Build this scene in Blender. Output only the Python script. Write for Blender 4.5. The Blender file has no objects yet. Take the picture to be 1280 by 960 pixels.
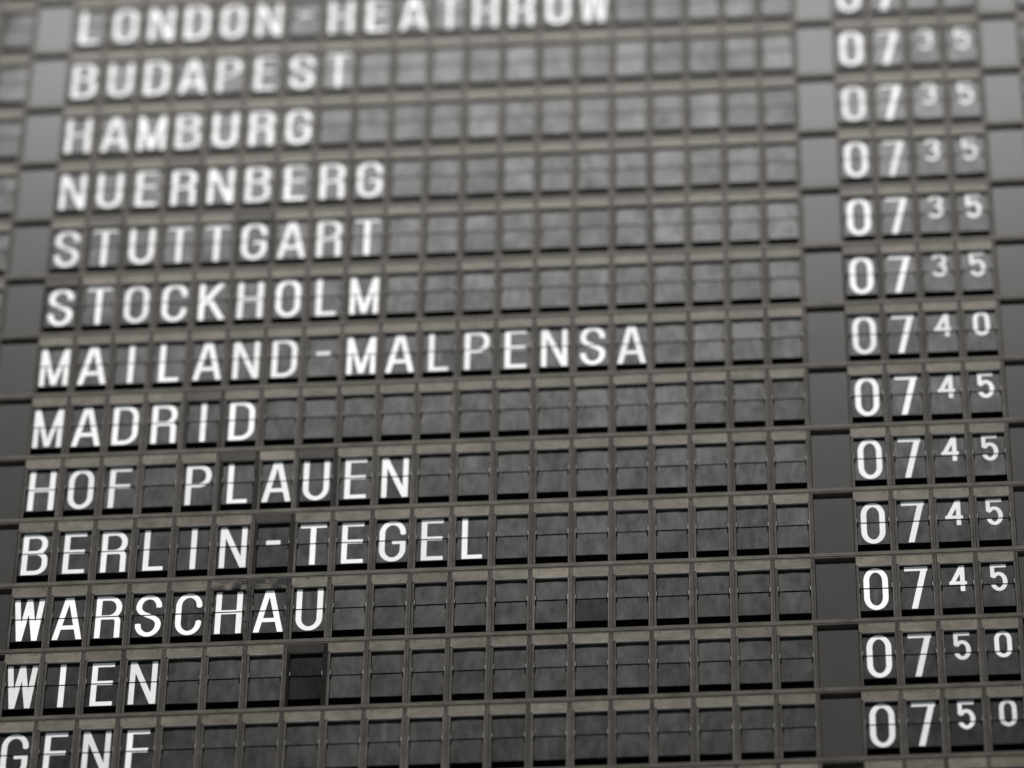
import bpy, math, random
import numpy as np
from mathutils import Matrix, Vector

# ------------------------------------------------------------------ camera
P = 0.05                 # column pitch of the flap units, metres
ROW = 2.24486            # row pitch in column pitches
sc = bpy.context.scene
C = sc.collection

cam_d = bpy.data.cameras.new('camera')
cam = bpy.data.objects.new('camera', cam_d)
C.objects.link(cam)
R = ((0.99759717, -0.01353436, 0.06794638),
     (-0.03892698, 0.70178833, 0.71132118),
     (-0.05731126, -0.71225694, 0.69957520))        # right, down, forward (x right, y down, z into the board)
CAMP = (20.40235705 - 12.5, 114.08183979 - 6 * ROW, -98.48056879)

def b2w(v):              # board axes (right, down, into) -> world
    return Vector((v[0], v[2], -v[1]))
mr, mu, mb = b2w(R[0]), -b2w(R[1]), -b2w(R[2])
loc = b2w(CAMP) * P
m = Matrix(((mr.x, mu.x, mb.x, loc.x), (mr.y, mu.y, mb.y, loc.y), (mr.z, mu.z, mb.z, loc.z), (0, 0, 0, 1)))
cam.matrix_world = m
cam_d.sensor_width = 36.0
cam_d.lens = 6857.0 / 1280.0 * 36.0
cam_d.clip_start = 0.1
cam_d.clip_end = 200.0
sc.camera = cam

def cell_loc(col, row):  # lower left corner of a unit's window, in the front plane
    return Vector(((col - 12.5) * P, 0.0, -(row - 6) * ROW * P))

foc = cell_loc(11.5, 9.62)
cam_d.dof.use_dof = True
cam_d.dof.focus_distance = (foc - loc).dot(-mb)
cam_d.dof.aperture_fstop = 1.5
cam_d.dof.aperture_blades = 0

# ------------------------------------------------------------------ light
w = bpy.data.worlds.new('World')
sc.world = w
w.use_nodes = True
w.node_tree.nodes['Background'].inputs[0].default_value = (0.90, 0.95, 1.0, 1)
w.node_tree.nodes['Background'].inputs[1].default_value = 0.34

ld = bpy.data.lights.new('hall_ceiling_light', 'AREA')
ld.shape = 'RECTANGLE'
ld.size = 3.6
ld.size_y = 0.7
ld.energy = 960
ld.color = (1.0, 0.985, 0.97)
lo = bpy.data.objects.new('hall_ceiling_light', ld)
C.objects.link(lo)
lo.location = (-0.4, -4.9, 6.4)
lo.rotation_euler = (Vector((0, 0, 0)) - lo.location).to_track_quat('-Z', 'Y').to_euler()

sc.view_settings.view_transform = 'Standard'
sc.view_settings.look = 'None'
sc.view_settings.exposure = 0.0
sc.view_settings.gamma = 1.0
sc.view_settings.use_curve_mapping = False

random.seed(7)

# ------------------------------------------------------------------ materials
class NT:
    def __init__(s, name):
        s.m = bpy.data.materials.new(name)
        s.m.use_nodes = True
        s.t = s.m.node_tree
        s.b = s.t.nodes['Principled BSDF']
    def n(s, typ, **kw):
        nd = s.t.nodes.new(typ)
        for k, v in kw.items():
            setattr(nd, k, v)
        return nd
    def l(s, a, b):
        s.t.links.new(a, b)
    def math(s, op, a, b=0.0, c=None, clamp=False):
        nd = s.n('ShaderNodeMath', operation=op, use_clamp=clamp)
        for i, v in enumerate((a, b, c)):
            if v is None: continue
            if isinstance(v, (int, float)): nd.inputs[i].default_value = v
            else: s.l(v, nd.inputs[i])
        return nd.outputs[0]
    def coords(s):
        s.tc = s.n('ShaderNodeTexCoord')
        s.oi = s.n('ShaderNodeObjectInfo')
        s.rnd = s.math('MULTIPLY', s.oi.outputs['Random'], 97.0)
        sep = s.n('ShaderNodeSeparateColor')
        s.l(s.oi.outputs['Color'], sep.inputs[0])
        s.cr, s.cg, s.cb = sep.outputs
    def noise(s, scale, detail=3.0, rough=0.55, stretch=(1, 1, 1), off=0.0):
        mp = s.n('ShaderNodeMapping')
        mp.inputs['Scale'].default_value = stretch
        mp.inputs['Location'].default_value = (off, off * 0.7, off * 1.3)
        s.l(s.tc.outputs['Object'], mp.inputs[0])
        nz = s.n('ShaderNodeTexNoise', noise_dimensions='4D')
        nz.inputs['Scale'].default_value = scale
        nz.inputs['Detail'].default_value = detail
        nz.inputs['Roughness'].default_value = rough
        s.l(mp.outputs[0], nz.inputs['Vector'])
        s.l(s.rnd, nz.inputs['W'])
        return nz.outputs[0]
    def ramp(s, v, a, b, lo=0.0, hi=1.0):
        nd = s.n('ShaderNodeMapRange')
        nd.inputs['From Min'].default_value = a; nd.inputs['From Max'].default_value = b
        nd.inputs['To Min'].default_value = lo; nd.inputs['To Max'].default_value = hi
        s.l(v, nd.inputs['Value'])
        return nd.outputs[0]
    def scale_col(s, col, f):
        nd = s.n('ShaderNodeVectorMath', operation='SCALE')
        nd.inputs[0].default_value = col
        s.l(f, nd.inputs['Scale'])
        return nd.outputs[0]
    def mix(s, f, a, b):
        nd = s.n('ShaderNodeMix', data_type='RGBA')
        if isinstance(f, (int, float)): nd.inputs[0].default_value = f
        else: s.l(f, nd.inputs[0])
        for i, v in ((6, a), (7, b)):
            if isinstance(v, tuple): nd.inputs[i].default_value = (*v, 1)
            else: s.l(v, nd.inputs[i])
        return nd.outputs[2]
    def bump(s, h, strength, dist):
        nd = s.n('ShaderNodeBump')
        nd.inputs['Strength'].default_value = strength
        nd.inputs['Distance'].default_value = dist
        s.l(h, nd.inputs['Height'])
        s.l(nd.outputs[0], s.b.inputs['Normal'])

def frame_mat(name, col, vertical, spec=0.02, rough=0.25):
    t = NT(name); t.coords()
    st = (1, 1, 0.12) if vertical else (0.12, 1, 1)
    streak = t.noise(420, 4, 0.6, st)
    blot = t.noise(45, 4, 0.6, (1, 1, 1), 3.1)
    f = t.math('MULTIPLY', t.ramp(streak, 0.25, 0.75, 0.80, 1.2), t.ramp(blot, 0.3, 0.7, 0.72, 1.22))
    f = t.math('MULTIPLY', f, t.cr)
    base = t.scale_col(col, f)
    # sooty, rubbed patches: amount per unit in the object colour's green
    big = t.noise(60, 5, 0.65, (1, 1, 1.6), 8.7)
    thr = t.math('SUBTRACT', 0.85, t.math('MULTIPLY', t.cg, 0.5))
    mask = t.math('MULTIPLY', t.math('SUBTRACT', big, thr), 9.0, clamp=True)
    base = t.mix(mask, base, (0.016, 0.016, 0.017))
    t.l(base, t.b.inputs['Base Color'])
    t.l(t.ramp(blot, 0.3, 0.7, rough - 0.02, rough + 0.04), t.b.inputs['Roughness'])
    t.b.inputs['Specular IOR Level'].default_value = spec
    t.bump(streak, 0.06, 0.0003)
    return t.m

M = {}
M['stile'] = frame_mat('stile_grey_metal', (0.068, 0.062, 0.055), True, 0.012)
M['plate'] = frame_mat('plate_tan_grey_paint', (0.136, 0.121, 0.097), False)
M['rail'] = frame_mat('rail_brown_grey_metal', (0.084, 0.076, 0.064), False, 0.016)
M['edge'] = frame_mat('pale_plate_edge', (0.30, 0.29, 0.27), False)  # thin strip along the plate's bottom, much paler than the plate
M['lip'] = frame_mat('pale_stile_lip', (0.120, 0.112, 0.098), True, 0.012)  # narrow lips beside the window, paler than the stiles
M['groove'] = frame_mat('groove_dark_metal', (0.020, 0.019, 0.018), True)

t = NT('black_interior')
t.b.inputs['Base Color'].default_value = (0.004, 0.004, 0.0045, 1)
t.b.inputs['Roughness'].default_value = 0.9
t.b.inputs['Specular IOR Level'].default_value = 0.1
M['black'] = t.m

t = NT('screw_hole_dark')
t.b.inputs['Base Color'].default_value = (0.006, 0.006, 0.006, 1)
t.b.inputs['Roughness'].default_value = 0.7
t.b.inputs['Specular IOR Level'].default_value = 0.08
M['hole'] = t.m

t = NT('pin_pale_metal'); t.coords()
t.b.inputs['Base Color'].default_value = (0.10, 0.095, 0.09, 1)
t.b.inputs['Roughness'].default_value = 0.4
M['pin'] = t.m

t = NT('panel_textured_grey'); t.coords()
g = t.noise(800, 3, 0.65)
b_ = t.noise(18, 4, 0.55, (1, 1, 1), 2.0)
f = t.math('MULTIPLY', t.ramp(g, 0.3, 0.7, 0.6, 1.4), t.ramp(b_, 0.3, 0.7, 0.9, 1.1))
f = t.math('MULTIPLY', f, t.cr)
t.l(t.scale_col((0.034, 0.0325, 0.030), f), t.b.inputs['Base Color'])
t.b.inputs['Roughness'].default_value = 0.22
t.b.inputs['Specular IOR Level'].default_value = 0.034
t.bump(g, 0.08, 0.0002)
M['panel'] = t.m

def flap_mat(name, col, dusty):
    t = NT(name); t.coords()
    blot = t.noise(38, 4, 0.6, (1.3, 1, 0.8), 1.3)
    fine = t.noise(600, 2, 0.6, (0.6, 1, 1), 5.0)
    streak = t.noise(95, 3, 0.55, (1, 1, 0.16), 9.0)
    drip = t.noise(130, 2, 0.5, (1, 1, 0.35), 12.0)
    blot = t.math('ADD', t.math('MULTIPLY', blot, 0.65), t.math('MULTIPLY', drip, 0.35))
    f = t.math('MULTIPLY', t.ramp(blot, 0.3, 0.72, 0.50, 1.48), t.ramp(fine, 0.25, 0.75, 0.85, 1.15))
    f = t.math('MULTIPLY', f, t.cr)
    base = t.scale_col(col, f)
    t.l(t.math('MULTIPLY', f, 0.052), t.b.inputs['Specular IOR Level'])
    # pale vertical rub marks near the middle of the flap
    sep = t.n('ShaderNodeSeparateXYZ'); t.l(t.tc.outputs['Object'], sep.inputs[0])
    dx = t.math('ABSOLUTE', t.math('SUBTRACT', sep.outputs[0], 0.405 * P))
    near = t.ramp(dx, 0.0, 0.16 * P, 1.0, 0.0)
    scuff = t.math('MULTIPLY', near, t.math('MULTIPLY', t.math('SUBTRACT', streak, 0.56), 6.0, clamp=True), clamp=True)
    scuff = t.math('MULTIPLY', scuff, t.cg)
    base = t.mix(scuff, base, (0.09, 0.09, 0.09))
    t.l(base, t.b.inputs['Base Color'])
    t.l(t.ramp(blot, 0.3, 0.72, 0.265 if dusty else 0.25, 0.285 if dusty else 0.27), t.b.inputs['Roughness'])
    t.bump(fine, 0.04, 0.0002)
    return t.m
M['flap'] = flap_mat('flap_black_plastic', (0.011, 0.011, 0.0115), False)
M['dusty'] = flap_mat('flap_dusty_black_plastic', (0.020, 0.0190, 0.0175), True)

t = NT('letter_white_print'); t.coords()
blot = t.noise(50, 4, 0.6)
fine = t.noise(700, 2, 0.6, (1, 1, 1), 4.0)
f = t.math('MULTIPLY', t.ramp(blot, 0.3, 0.7, 0.90, 1.03), t.ramp(fine, 0.3, 0.7, 0.96, 1.02))
f = t.math('MULTIPLY', f, t.cr)
t.l(t.scale_col((0.80, 0.795, 0.785), f), t.b.inputs['Base Color'])
t.b.inputs['Roughness'].default_value = 0.5
t.b.inputs['Specular IOR Level'].default_value = 0.35
M['white'] = t.m

# ------------------------------------------------------------------ mesh helper
# unit-local axes: x right, d into the board, y up; all in column pitches
class MB:
    def __init__(s):
        s.v, s.f, s.mi, s.mats = [], [], [], []
    def mat(s, key):
        if key not in s.mats: s.mats.append(key)
        return s.mats.index(key)
    def face(s, pts, key):
        i = len(s.v)
        s.v += [(x * P, d * P, y * P) for x, d, y in pts]
        s.f.append(tuple(range(i, i + len(pts)))); s.mi.append(s.mat(key))
    def box(s, x0, x1, d0, d1, y0, y1, key, bev=0.0):
        k = s.mat(key)
        i = len(s.v)
        if bev:
            # front face inset: chamfered front edges
            q = [(x0 + bev, d0, y0 + bev), (x1 - bev, d0, y0 + bev), (x1 - bev, d0, y1 - bev), (x0 + bev, d0, y1 - bev),
                 (x0, d0 + bev, y0), (x1, d0 + bev, y0), (x1, d0 + bev, y1), (x0, d0 + bev, y1),
                 (x0, d1, y0), (x1, d1, y0), (x1, d1, y1), (x0, d1, y1)]
            fs = [(0, 1, 2, 3), (8, 11, 10, 9)]
            for a in (0, 4):
                for j in range(4):
                    n = (j + 1) % 4
                    fs.append((a + j, a + 4 + j, a + 4 + n, a + n))
        else:
            q = [(x0, d0, y0), (x1, d0, y0), (x1, d0, y1), (x0, d0, y1), (x0, d1, y0), (x1, d1, y0), (x1, d1, y1), (x0, d1, y1)]
            fs = [(0, 1, 2, 3), (4, 7, 6, 5), (0, 4, 5, 1), (1, 5, 6, 2), (2, 6, 7, 3), (3, 7, 4, 0)]
        s.v += [(x * P, d * P, y * P) for x, d, y in q]
        for f in fs:
            s.f.append(tuple(i + a for a in f)); s.mi.append(k)
    def mesh(s, name):
        me = bpy.data.meshes.new(name)
        me.from_pydata(s.v, [], s.f)
        for k in s.mats: me.materials.append(M[k])
        me.polygons.foreach_set('material_index', s.mi)
        me.update()
        return me

# ------------------------------------------------------------------ unit meshes
WIN_W, WIN_H, TOP = 0.81, 1.75, 2.055
X0, X1 = -0.066, 0.926          # unit edges (the pitch is 1: an 8 thousandth seam stays open)
FD = 0.076                      # depth of the flap fronts
HINGE = 1.036
BASE = 0.316                    # letter baseline
CAP = 1.405

def housing():
    b = MB()
    # left stile
    b.box(X0, -0.026, 0.0, 0.05, 0.0, WIN_H - 0.002, 'stile', 0.008)
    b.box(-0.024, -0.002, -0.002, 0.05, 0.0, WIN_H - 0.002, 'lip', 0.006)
    # right stile: proud lip, sunk band with a thin groove, outer lip
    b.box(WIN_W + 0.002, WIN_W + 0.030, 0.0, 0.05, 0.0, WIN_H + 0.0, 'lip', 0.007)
    b.box(WIN_W + 0.030, 0.868, 0.012, 0.05, 0.0, TOP, 'stile')
    b.box(0.868, 0.876, 0.022, 0.05, 0.0, TOP, 'groove')
    b.box(0.876, X1, 0.008, 0.05, 0.0, TOP, 'stile', 0.006)
    # dark cheeks, ceiling and flap drum behind the front
    b.box(X0, -0.006, 0.05, 0.40, -0.10, TOP, 'black')
    b.box(WIN_W + 0.006, X1, 0.05, 0.40, -0.10, TOP, 'black')
    b.box(-0.006, WIN_W + 0.006, 0.062, 0.40, 1.86, TOP, 'black')
    b.box(-0.006, WIN_W + 0.006, 0.115, 0.40, 0.36, 1.86, 'black')
    b.box(-0.006, WIN_W + 0.006, 0.30, 0.40, -0.10, 0.36, 'black')
    # pivot pins beside the hinge line
    for x0, x1 in ((0.004, 0.016), (WIN_W - 0.016, WIN_W - 0.004)):
        b.box(x0, x1, 0.058, 0.115, HINGE + 0.03, HINGE + 0.155, 'pin')
    return b.mesh('housing')

def top_plate():
    b = MB()
    x1 = 0.832
    b.box(X0, x1, -0.004, 0.055, WIN_H + 0.014, TOP, 'plate', 0.007)
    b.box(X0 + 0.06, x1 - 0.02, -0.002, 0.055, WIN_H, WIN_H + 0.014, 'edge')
    for cx in (0.075, 0.715):
        n = 8
        b.face([(cx + 0.015 * math.cos(-k * 2 * math.pi / n), -0.0055, TOP - 0.05 + 0.019 * math.sin(-k * 2 * math.pi / n)) for k in range(n)][::-1], 'hole')
    return b.mesh('top_plate')

NX = 12
def flap_mesh(upper, bow, key):
    """one flap, hinge line at y=0, thin slab with notched corners beside the pins"""
    b = MB()
    xa, xb, nt, nh = 0.012, WIN_W - 0.012, 0.030, 0.155
    xs = [xa, xa + nt] + [xa + nt + (xb - xa - 2 * nt) * k / NX for k in range(1, NX)] + [xb - nt, xb]
    h = 0.79 if upper else 0.738
    sgn = 1 if upper else -1
    th = 0.014
    def dep(x, y):
        u = (x - WIN_W / 2) / (WIN_W / 2)
        return -bow * (1 - u * u)
    ys = [0.020, nh, h * 0.5, h]
    k = b.mat(key)
    def quad(x0, x1, y0, y1):
        p = [(x0, y0), (x1, y0), (x1, y1), (x0, y1)]
        if not upper: p = p[::-1]
        b.face([(x, dep(x, y), sgn * y) for x, y in p], key)
        b.face([(x, dep(x, y) + th, sgn * y) for x, y in p[::-1]], key)
    for i in range(len(xs) - 1):
        corner = i in (0, len(xs) - 2)
        for j in range(len(ys) - 1):
            if corner and j == 0: continue
            quad(xs[i], xs[i + 1], ys[j], ys[j + 1])
    # rim
    loop = [(xs[1], ys[0])] + [(x, ys[0]) for x in xs[2:-1]] + [(xs[-2], nh), (xb, nh), (xb, ys[2]), (xb, h)] + \
           [(x, h) for x in xs[-2:0:-1]] + [(xa, h), (xa, ys[2]), (xa, nh), (xs[1], nh)]
    for a in range(len(loop)):
        p, q = loop[a], loop[(a + 1) % len(loop)]
        f = [(p[0], dep(*p), sgn * p[1]), (p[0], dep(*p) + th, sgn * p[1]), (q[0], dep(*q) + th, sgn * q[1]), (q[0], dep(*q), sgn * q[1])]
        b.face(f if upper else f[::-1], key)
    return b.mesh('flap')

ME_H = housing()
ME_T = top_plate()
ME_UP = flap_mesh(True, 0.0, 'flap')
ME_LO = flap_mesh(False, 0.0, 'flap')
ME_UPB = [flap_mesh(True, bw, 'dusty') for bw in (0.006, 0.010, 0.014)]
ME_LOB = [flap_mesh(False, bw, 'dusty') for bw in (0.0, 0.004)]

# ------------------------------------------------------------------ lettering
# each glyph: union of convex polygons and discs in (x, y) with y up from the baseline
W = 0.140
def seg(p, q, w):
    p = np.array(p, float); q = np.array(q, float)
    t = (q - p) / np.linalg.norm(q - p); n = np.array([-t[1], t[0]]) * w / 2
    return [tuple(p + n), tuple(p - n), tuple(q - n), tuple(q + n)]
def stroke(pts, w):
    out = []
    for a, b in zip(pts[:-1], pts[1:]): out.append(('P', seg(a, b, w)))
    for a in pts[1:-1]: out.append(('D', a, w / 2))
    return out
def arc(cx, cy, rx, ry, a0, a1, n=18):
    return [(cx + rx * math.cos(math.radians(a0 + (a1 - a0) * k / n)), cy + ry * math.sin(math.radians(a0 + (a1 - a0) * k / n))) for k in range(n + 1)]
def bez(p0, p1, p2, p3, n=18):
    return [tuple((1 - t) ** 3 * np.array(p0) + 3 * t * (1 - t) ** 2 * np.array(p1) + 3 * t * t * (1 - t) * np.array(p2) + t ** 3 * np.array(p3)) for t in [k / n for k in range(n + 1)]]
def rect(x0, x1, y0, y1): return ('P', [(x0, y0), (x1, y0), (x1, y1), (x0, y1)])
def diag(xt, xb, yt, yb, w): return ('P', [(xt - w / 2, yt), (xb - w / 2, yb), (xb + w / 2, yb), (xt + w / 2, yt)])

def glyph(ch, H=CAP, w=W, cx=0.405, sx=1.0):
    h = w / 2
    def span(wd): return cx - wd * sx / 2, cx + wd * sx / 2
    def bowl(x0, x1, y0, y1, r):     # flat left stem side, rounded right
        rr_ = min(r, (y1 - y0) / 2 - h)
        return stroke([(x0, y1 - h), (x1 - h - rr_ * 0.85, y1 - h)] + arc(x1 - h - rr_ * 0.85, y1 - h - rr_, rr_ * 0.85, rr_, 90, 0)[1:] +
                      arc(x1 - h - rr_ * 0.85, y0 + h + rr_, rr_ * 0.85, rr_, 0, -90) + [(x0, y0 + h)], w)
    if ch in 'O0':
        a, b = span(0.64 if ch == 'O' else 0.60); rx = (b - a) / 2 - h; ry = 0.25 * H
        p = arc(cx, H - h - ry, rx, ry, 180, 0) + arc(cx, h + ry, rx, ry, 0, -180)
        return stroke(p + [p[0], p[1]], w)
    if ch == 'C':
        a, b = span(0.65); rx = (b - a) / 2 - h; ry = 0.25 * H
        return stroke([(b - h, H - h - ry - 0.02)] + arc(cx, H - h - ry, rx, ry, 0, 180) + arc(cx, h + ry, rx, ry, 180, 360) + [(b - h, h + ry + 0.04)], w)
    if ch == 'G':
        a, b = span(0.66); rx = (b - a) / 2 - h; ry = 0.25 * H
        return stroke([(b - h, H - h - ry - 0.02)] + arc(cx, H - h - ry, rx, ry, 0, 180) + arc(cx, h + ry, rx, ry, 180, 360) + [(b - h, 0.74)], w) + [rect(cx - 0.01, b, 0.60, 0.74)]
    if ch == 'S':
        a, b = span(0.64); rx = (b - a) / 2 - h; ry = 0.235 * H
        return stroke(arc(cx, H - h - ry, rx, ry, -4, 180) + bez((a + h, H - h - ry), (a + h, H - h - ry - 0.34), (b - h, h + ry + 0.34), (b - h, h + ry))[1:] + arc(cx, h + ry, rx, ry, 0, -186)[1:], w)
    if ch == 'U':
        a, b = span(0.66); rx = (b - a) / 2 - h; ry = 0.25 * H
        return stroke([(a + h, H), (a + h, h + ry)] + arc(cx, h + ry, rx, ry, 180, 360)[1:] + [(b - h, H)], w)
    if ch == 'D':
        a, b = span(0.65)
        return [rect(a, a + w, 0, H)] + bowl(a + h, b, 0, H, 0.34)
    if ch == 'B':
        a, b = span(0.65)
        return [rect(a, a + w, 0, H)] + bowl(a + h, b - 0.03, H * 0.49, H, 0.26) + bowl(a + h, b, 0, H * 0.49 + w, 0.28)
    if ch in 'PR':
        a, b = span(0.64); y0 = H * 0.435 if ch == 'P' else H * 0.445
        g = [rect(a, a + w, 0, H)] + bowl(a + h, b, y0, H, 0.30)
        if ch == 'R': g += stroke([(b - 0.30, y0 + h), (b - h - 0.13, y0 + h)] + arc(b - h - 0.135, y0 + h - 0.15, 0.12, 0.15, 90, 0)[1:] + [(b - h - 0.01, 0.0)], w)
        return g
    if ch == 'H':
        a, b = span(0.66)
        return [rect(a, a + w, 0, H), rect(b - w, b, 0, H), rect(a, b, 0.655, 0.79)]
    if ch in 'EF':
        a, b = span(0.55)
        g = [rect(a, a + w, 0, H), rect(a, b, H - w * 0.95, H), rect(a, b - 0.02, 0.68, 0.815)]
        if ch == 'E': g.append(rect(a, b, 0, w * 0.95))
        return g
    if ch == 'L':
        a, b = span(0.51)
        return [rect(a, a + w, 0, H), rect(a, b, 0, w * 0.95)]
    if ch == 'T':
        a, b = span(0.66)
        return [rect(cx - h, cx + h, 0, H), rect(a, b, H - w * 0.95, H)]
    if ch == 'I': return [rect(cx - h, cx + h, 0, H)]
    if ch == '-': return [rect(cx - 0.18, cx + 0.18, HINGE - BASE + 0.02, HINGE - BASE + 0.165)]
    if ch == 'N':
        a, b = span(0.67)
        return [rect(a, a + w * 0.95, 0, H), rect(b - w * 0.95, b, 0, H), diag(a + h, b - h, H, 0, w * 1.08)]
    if ch == 'M':
        a, b = span(0.74); q = w * 0.93
        return [rect(a, a + q, 0, H), rect(b - q, b, 0, H), diag(a + q / 2, cx, H, 0.03, q), diag(b - q / 2, cx, H, 0.03, q)]
    if ch == 'W':
        a, b = span(0.76); q = w * 0.97
        return [diag(a + q / 2, cx - 0.19, H, 0, q), diag(cx, cx - 0.19, H, 0, q), diag(cx, cx + 0.19, H, 0, q), diag(b - q / 2, cx + 0.19, H, 0, q)]
    if ch == 'A':
        a, b = span(0.74)
        return [diag(cx - 0.03, a + h, H, 0, w * 1.02), diag(cx + 0.03, b - h, H, 0, w * 1.02), rect(a + 0.13, b - 0.13, 0.34, 0.475)]
    if ch == 'K':
        a, b = span(0.70)
        return [rect(a, a + w, 0, H), diag(b - h * 1.25, a + h, H, 0.52, w * 1.25), diag(a + 0.22, b - h * 1.2, 0.86, 0, w * 1.2)]
    if ch == '7':
        a, b = span(0.57)
        return [rect(a, b, H - w, H), diag(b - h, a + 0.215 * sx, H - 0.01, 0, w * 1.06)]
    if ch == '4':
        a, b = span(0.62); sxx = b - w * 0.95
        return [rect(sxx - h, sxx + h, 0, H), rect(a, b, 0.26 * H, 0.26 * H + w * 0.95), diag(sxx, a + h * 0.95, H, 0.26 * H, w * 1.1)]
    if ch == '5':
        a, b = span(0.60); rx = (b - a) / 2 - h; ry = 0.26 * H
        return [rect(a + 0.01, b - 0.02, H - w, H), rect(a + 0.01, a + w, H * 0.50, H)] + stroke([(a + w * 0.5, H * 0.52)] + arc(cx, h + ry, rx, ry * 1.18, 140, -160), w)
    if ch == '3':
        a, b = span(0.60); rx = (b - a) / 2 - h; ry = 0.215 * H
        return stroke(arc(cx, H - h - ry, rx * 0.94, ry, 165, -90), w) + stroke(arc(cx, h + ry * 1.08, rx, ry * 1.08, 90, -165), w)
    return []

def field(prims, X, Y):
    F = np.full(X.shape, 9.0)
    for pr in prims:
        if pr[0] == 'D':
            F = np.minimum(F, np.hypot(X - pr[1][0], Y - pr[1][1]) - pr[2])
        else:
            p = np.array(pr[1]); area = np.sum(p[:, 0] * np.roll(p[:, 1], -1) - np.roll(p[:, 0], -1) * p[:, 1])
            if area < 0: p = p[::-1]
            f = np.full(X.shape, -9.0)
            for a, b in zip(p, np.roll(p, -1, 0)):
                e = b - a; L = np.hypot(*e)
                if L < 1e-9: continue
                f = np.maximum(f, ((X - a[0]) * e[1] - (Y - a[1]) * e[0]) / L)
            F = np.minimum(F, f)
    return F

def letter_halves(prims):
    """print on the two flaps as thin sheets: filled iso-cells of the glyph, cut at the hinge"""
    step = 0.0123
    xs = np.arange(0.0, 0.8101, step); ys = np.arange(-0.0247, CAP + 0.04, step)
    X, Y = np.meshgrid(xs, ys)
    F = field(prims, X, Y)
    sp = HINGE - BASE
    res = []
    for upper in (True, False):
        cut = (sp + 0.019 - Y) if upper else (Y - (sp - 0.019))
        G = np.maximum(F, cut)
        verts, faces, idx = [], [], {}
        def vid(key, x, y):
            if key not in idx:
                idx[key] = len(verts)
                verts.append((x * P, (-0.0045) * P, (y - sp) * P))
            return idx[key]
        for j in range(len(ys) - 1):
            for i in range(len(xs) - 1):
                c = [(j, i), (j, i + 1), (j + 1, i + 1), (j + 1, i)]
                g = [G[a] for a in c]
                if min(g) >= 0: continue
                poly = []
                for k in range(4):
                    a, b = c[k], c[(k + 1) % 4]; ga, gb = g[k], g[(k + 1) % 4]
                    if ga < 0: poly.append(vid(a, xs[a[1]], ys[a[0]]))
                    if (ga < 0) != (gb < 0):
                        t = ga / (ga - gb)
                        poly.append(vid((min(a, b), max(a, b)), xs[a[1]] + t * (xs[b[1]] - xs[a[1]]), ys[a[0]] + t * (ys[b[0]] - ys[a[0]])))
                if len(poly) >= 3: faces.append(poly)
        if not faces:
            res.append(None); continue
        me = bpy.data.meshes.new('letter')
        me.from_pydata(verts, [], faces)
        me.materials.append(M['white'])
        me.update()
        res.append(me)
    return res

GL = {}
def glyph_meshes(ch, small):
    key = (ch, small)
    if key not in GL:
        if small:
            H = 0.865
            pr = glyph(ch, H, 0.112, 0.425, 0.70)
            pr = [('D', (q[1][0], q[1][1] + CAP - H - 0.01), q[2]) if q[0] == 'D' else ('P', [(x, y + CAP - H - 0.01) for x, y in q[1]]) for q in pr]
        else:
            pr = glyph(ch)
        GL[key] = letter_halves(pr)
    return GL[key]

# ------------------------------------------------------------------ builders
def link(name, me, parent=None, loc_=None, color=None, rot=None):
    o = bpy.data.objects.new(name, me)
    C.objects.link(o)
    if parent: o.parent = parent
    if loc_ is not None: o.location = loc_
    if rot is not None: o.rotation_euler = rot
    if color: o.color = (*color, 1.0)
    return o
def tag(o, label, cat, group=None):
    o['label'] = label; o['category'] = cat
    if group: o['group'] = group
    return o

# units whose fronts are newer and nearly black, or sooty: (row, col) -> (brightness, soot)
DARK = {(9, 6): (0.22, 0.5), (11, 7): (0.13, 0.6), (10, 13): (1.35, 0.0), (8, 5): (0.30, 0.5), (8, 7): (0.34, 0.5), (4, 5): (0.32, 0.4), (5, 0): (0.42, 0.5),
        (3, 3): (0.5, 0.4), (7, 4): (0.5, 0.4), (10, 5): (0.8, 0.78), (10, 6): (0.62, 0.85), (10, 7): (0.95, 0.62), (5, 21): (0.6, 0.5),
        (6, 21): (0.7, 0.5), (4, 21): (0.75, 0.5), (4, 1): (0.6, 0.3), (8, 12): (0.85, 0.2)}

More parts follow.
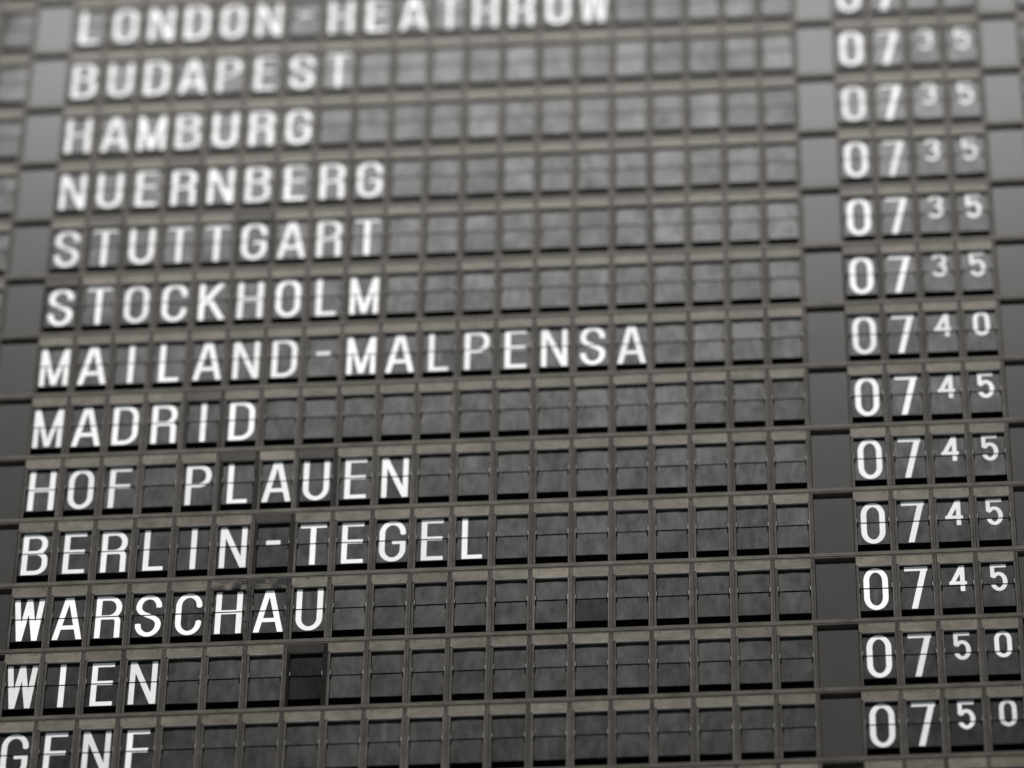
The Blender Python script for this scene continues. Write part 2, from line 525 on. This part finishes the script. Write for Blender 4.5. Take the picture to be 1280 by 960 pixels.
def unit(parent, col, row, col0, ch=None, small=False):
    rs = random.Random(row * 101 + col * 13 + 5)
    br, soot = DARK.get((row, col), (rs.uniform(0.86, 1.12), rs.uniform(0.0, 0.22) if rs.random() < 0.8 else rs.uniform(0.2, 0.42)))
    base = Vector(((col - col0) * P, 0, 0))
    jit = Vector((rs.uniform(-.003, .003) * P, rs.uniform(-0.004, 0.004) * P, 0))
    u = link('flap_unit', ME_H, parent, base + jit, (br * rs.uniform(0.9, 1.06), soot * 0.8, 0))
    link('top_plate', ME_T, u, (0, 0, 0), (br, soot, 0))
    hinge = Vector((0, FD * P, HINGE * P))
    blank = ch is None or ch == ' '
    scuff = 1.0 if rs.random() < 0.35 else rs.uniform(0, 0.35)
    tu = math.radians(rs.gauss(-0.25, 0.16)); tl = math.radians(rs.gauss(-0.08, 0.16))
    fb = rs.uniform(0.88, 1.12)
    if (row, col) == (9, 6): fb = 0.8
    if (row, col) == (11, 7): fb = 0.30
    lv = rs.uniform(0.80, 1.0) * (1.08 if row == 10 else 0.92)
    if small: lv *= 0.86
    if ch == '-' and row != 9: lv *= 0.78
    for upper, tilt in ((True, tu), (False, tl)):
        if blank:
            me = rs.choice(ME_UPB if upper else ME_LOB)
        else:
            me = ME_UP if upper else ME_LO
        f2 = fb
        if (row, col) == (10, 14) and not upper: f2 = 0.45
        link('flap', me, u, hinge, (f2, scuff * (0.5 if blank else 1.0), 0), (tilt, 0, 0))
        if not blank:
            lm = glyph_meshes(ch, small)[0 if upper else 1]
            if lm: link('letter' if not ch.isdigit() else 'digit', lm, u, hinge, (lv * rs.uniform(0.93, 1.05), 0, 0), (tilt, 0, 0))
    return u

def row_thing(name, col0, n, row, text, label, cat, group, small_from=99):
    e = bpy.data.objects.new(name, None)
    e.empty_display_size = 0.05
    C.objects.link(e)
    e.location = cell_loc(col0, row)
    tag(e, label, cat, group)
    for k in range(n):
        ch = text[k] if k < len(text) else None
        unit(e, col0 + k, row, col0, ch, k >= small_from)
    return e

def panel_mesh():
    b = MB()
    b.box(X0 + 0.004, X1 - 0.002, 0.020, 0.06, 0.004, 1.875, 'panel', 0.006)
    return b.mesh('filler_panel')
ME_P = panel_mesh()
def panel(col, row, label):
    rs = random.Random(row * 31 + col)
    o = link('filler_panel', ME_P, None, cell_loc(col, row), (rs.uniform(0.93, 1.07), 0, 0))
    return tag(o, label, 'panel', 'filler panels between the flap fields')

# ------------------------------------------------------------------ carcass: back sheet and rails
CA, CB = -3, 27
RA, RB = -1, 13
frame = bpy.data.objects.new('display_board', None)
C.objects.link(frame)
frame.location = cell_loc(12.5, RB) + Vector((0, 0, -0.185 * P))
tag(frame, 'grey metal carcass with horizontal rails holding all the split-flap rows', 'departure board')
def on_frame(name, b, loc_, color=(1, 0, 0)):
    return link(name, b.mesh(name), frame, loc_ - frame.location, color)
b = MB()
b.box(CA - 0.6, CB + 0.6, 0.41, 0.47, -0.185, (RB - RA) * ROW + TOP + 0.2, 'black')
on_frame('back_sheet', b, cell_loc(0, RB))
b = MB()
b.box(CA + X0, CB + X1 - 1.0, -0.002, 0.30, -0.135, -0.003, 'rail', 0.008)
b.box(CA + X0, CB + X1 - 1.0, 0.008, 0.30, -0.150, -0.135, 'groove')
b.box(CA + X0, CB + X1 - 1.0, 0.002, 0.30, -0.184, -0.150, 'rail', 0.006)
me_r = b.mesh('rail')
for r in range(RA - 1, RB + 1):
    link('rail', me_r, frame, cell_loc(0, r) - frame.location, (random.uniform(0.92, 1.08), random.uniform(0.05, 0.25), 0))

# ------------------------------------------------------------------ the rows
LINES = [(0, 'LONDON-HEATHROW', '0735'), (1, 'BUDAPEST', '0735'), (2, 'HAMBURG', '0735'), (3, 'NUERNBERG', '0735'),
         (4, 'STUTTGART', '0735'), (5, 'STOCKHOLM', '0735'), (6, 'MAILAND-MALPENSA', '0740'), (7, 'MADRID', '0745'),
         (8, 'HOF PLAUEN', '0745'), (9, 'BERLIN-TEGEL', '0745'), (10, 'WARSCHAU', '0745'), (11, 'WIEN', '0750'), (12, 'GENF', '0750')]
for r, city, tm in LINES:
    row_thing('destination_display', 0, 20, r, city, 'row of split-flap cells spelling %s in white letters' % city, 'flap display', 'destination rows of the board')
    row_thing('time_display', 21, 4, r, tm, 'four split-flap cells showing %s in line with %s' % (tm, city), 'flap display', 'departure times of the board', 2)
    panel(20, r, 'plain grey filler panel between the %s row and its time' % city)
    panel(-1, r, 'plain grey filler panel just before the first letter of %s' % city)
    panel(25, r, 'plain grey filler panel just after the time %s of %s' % (tm, city))
    row_thing('number_display', -3, 2, r, '', 'blank split-flap cells ahead of the filler panel before %s' % city, 'flap display', 'blank fields ahead of the destinations')
    row_thing('remark_display', 26, 1, r, '', 'blank split-flap cell beyond the filler panel after the %s time' % city, 'flap display', 'blank fields after the times')
for r, where in ((-1, 'directly above LONDON-HEATHROW'), (13, 'directly below GENF')):
    row_thing('destination_display', 0, 20, r, '', 'empty row of dark split-flap cells %s' % where, 'flap display', 'destination rows of the board')
    row_thing('time_display', 21, 4, r, '', 'four empty split-flap time cells in the row %s' % where, 'flap display', 'departure times of the board')
    panel(20, r, 'plain grey filler panel before the empty time cells %s' % where)
    panel(-1, r, 'plain grey filler panel before the empty row %s' % where)
    panel(25, r, 'plain grey filler panel after the empty time cells %s' % where)
    row_thing('number_display', -3, 2, r, '', 'blank split-flap cells ahead of the empty row %s' % where, 'flap display', 'blank fields ahead of the destinations')
    row_thing('remark_display', 26, 1, r, '', 'blank split-flap cell ending the empty row %s' % where, 'flap display', 'blank fields after the times')
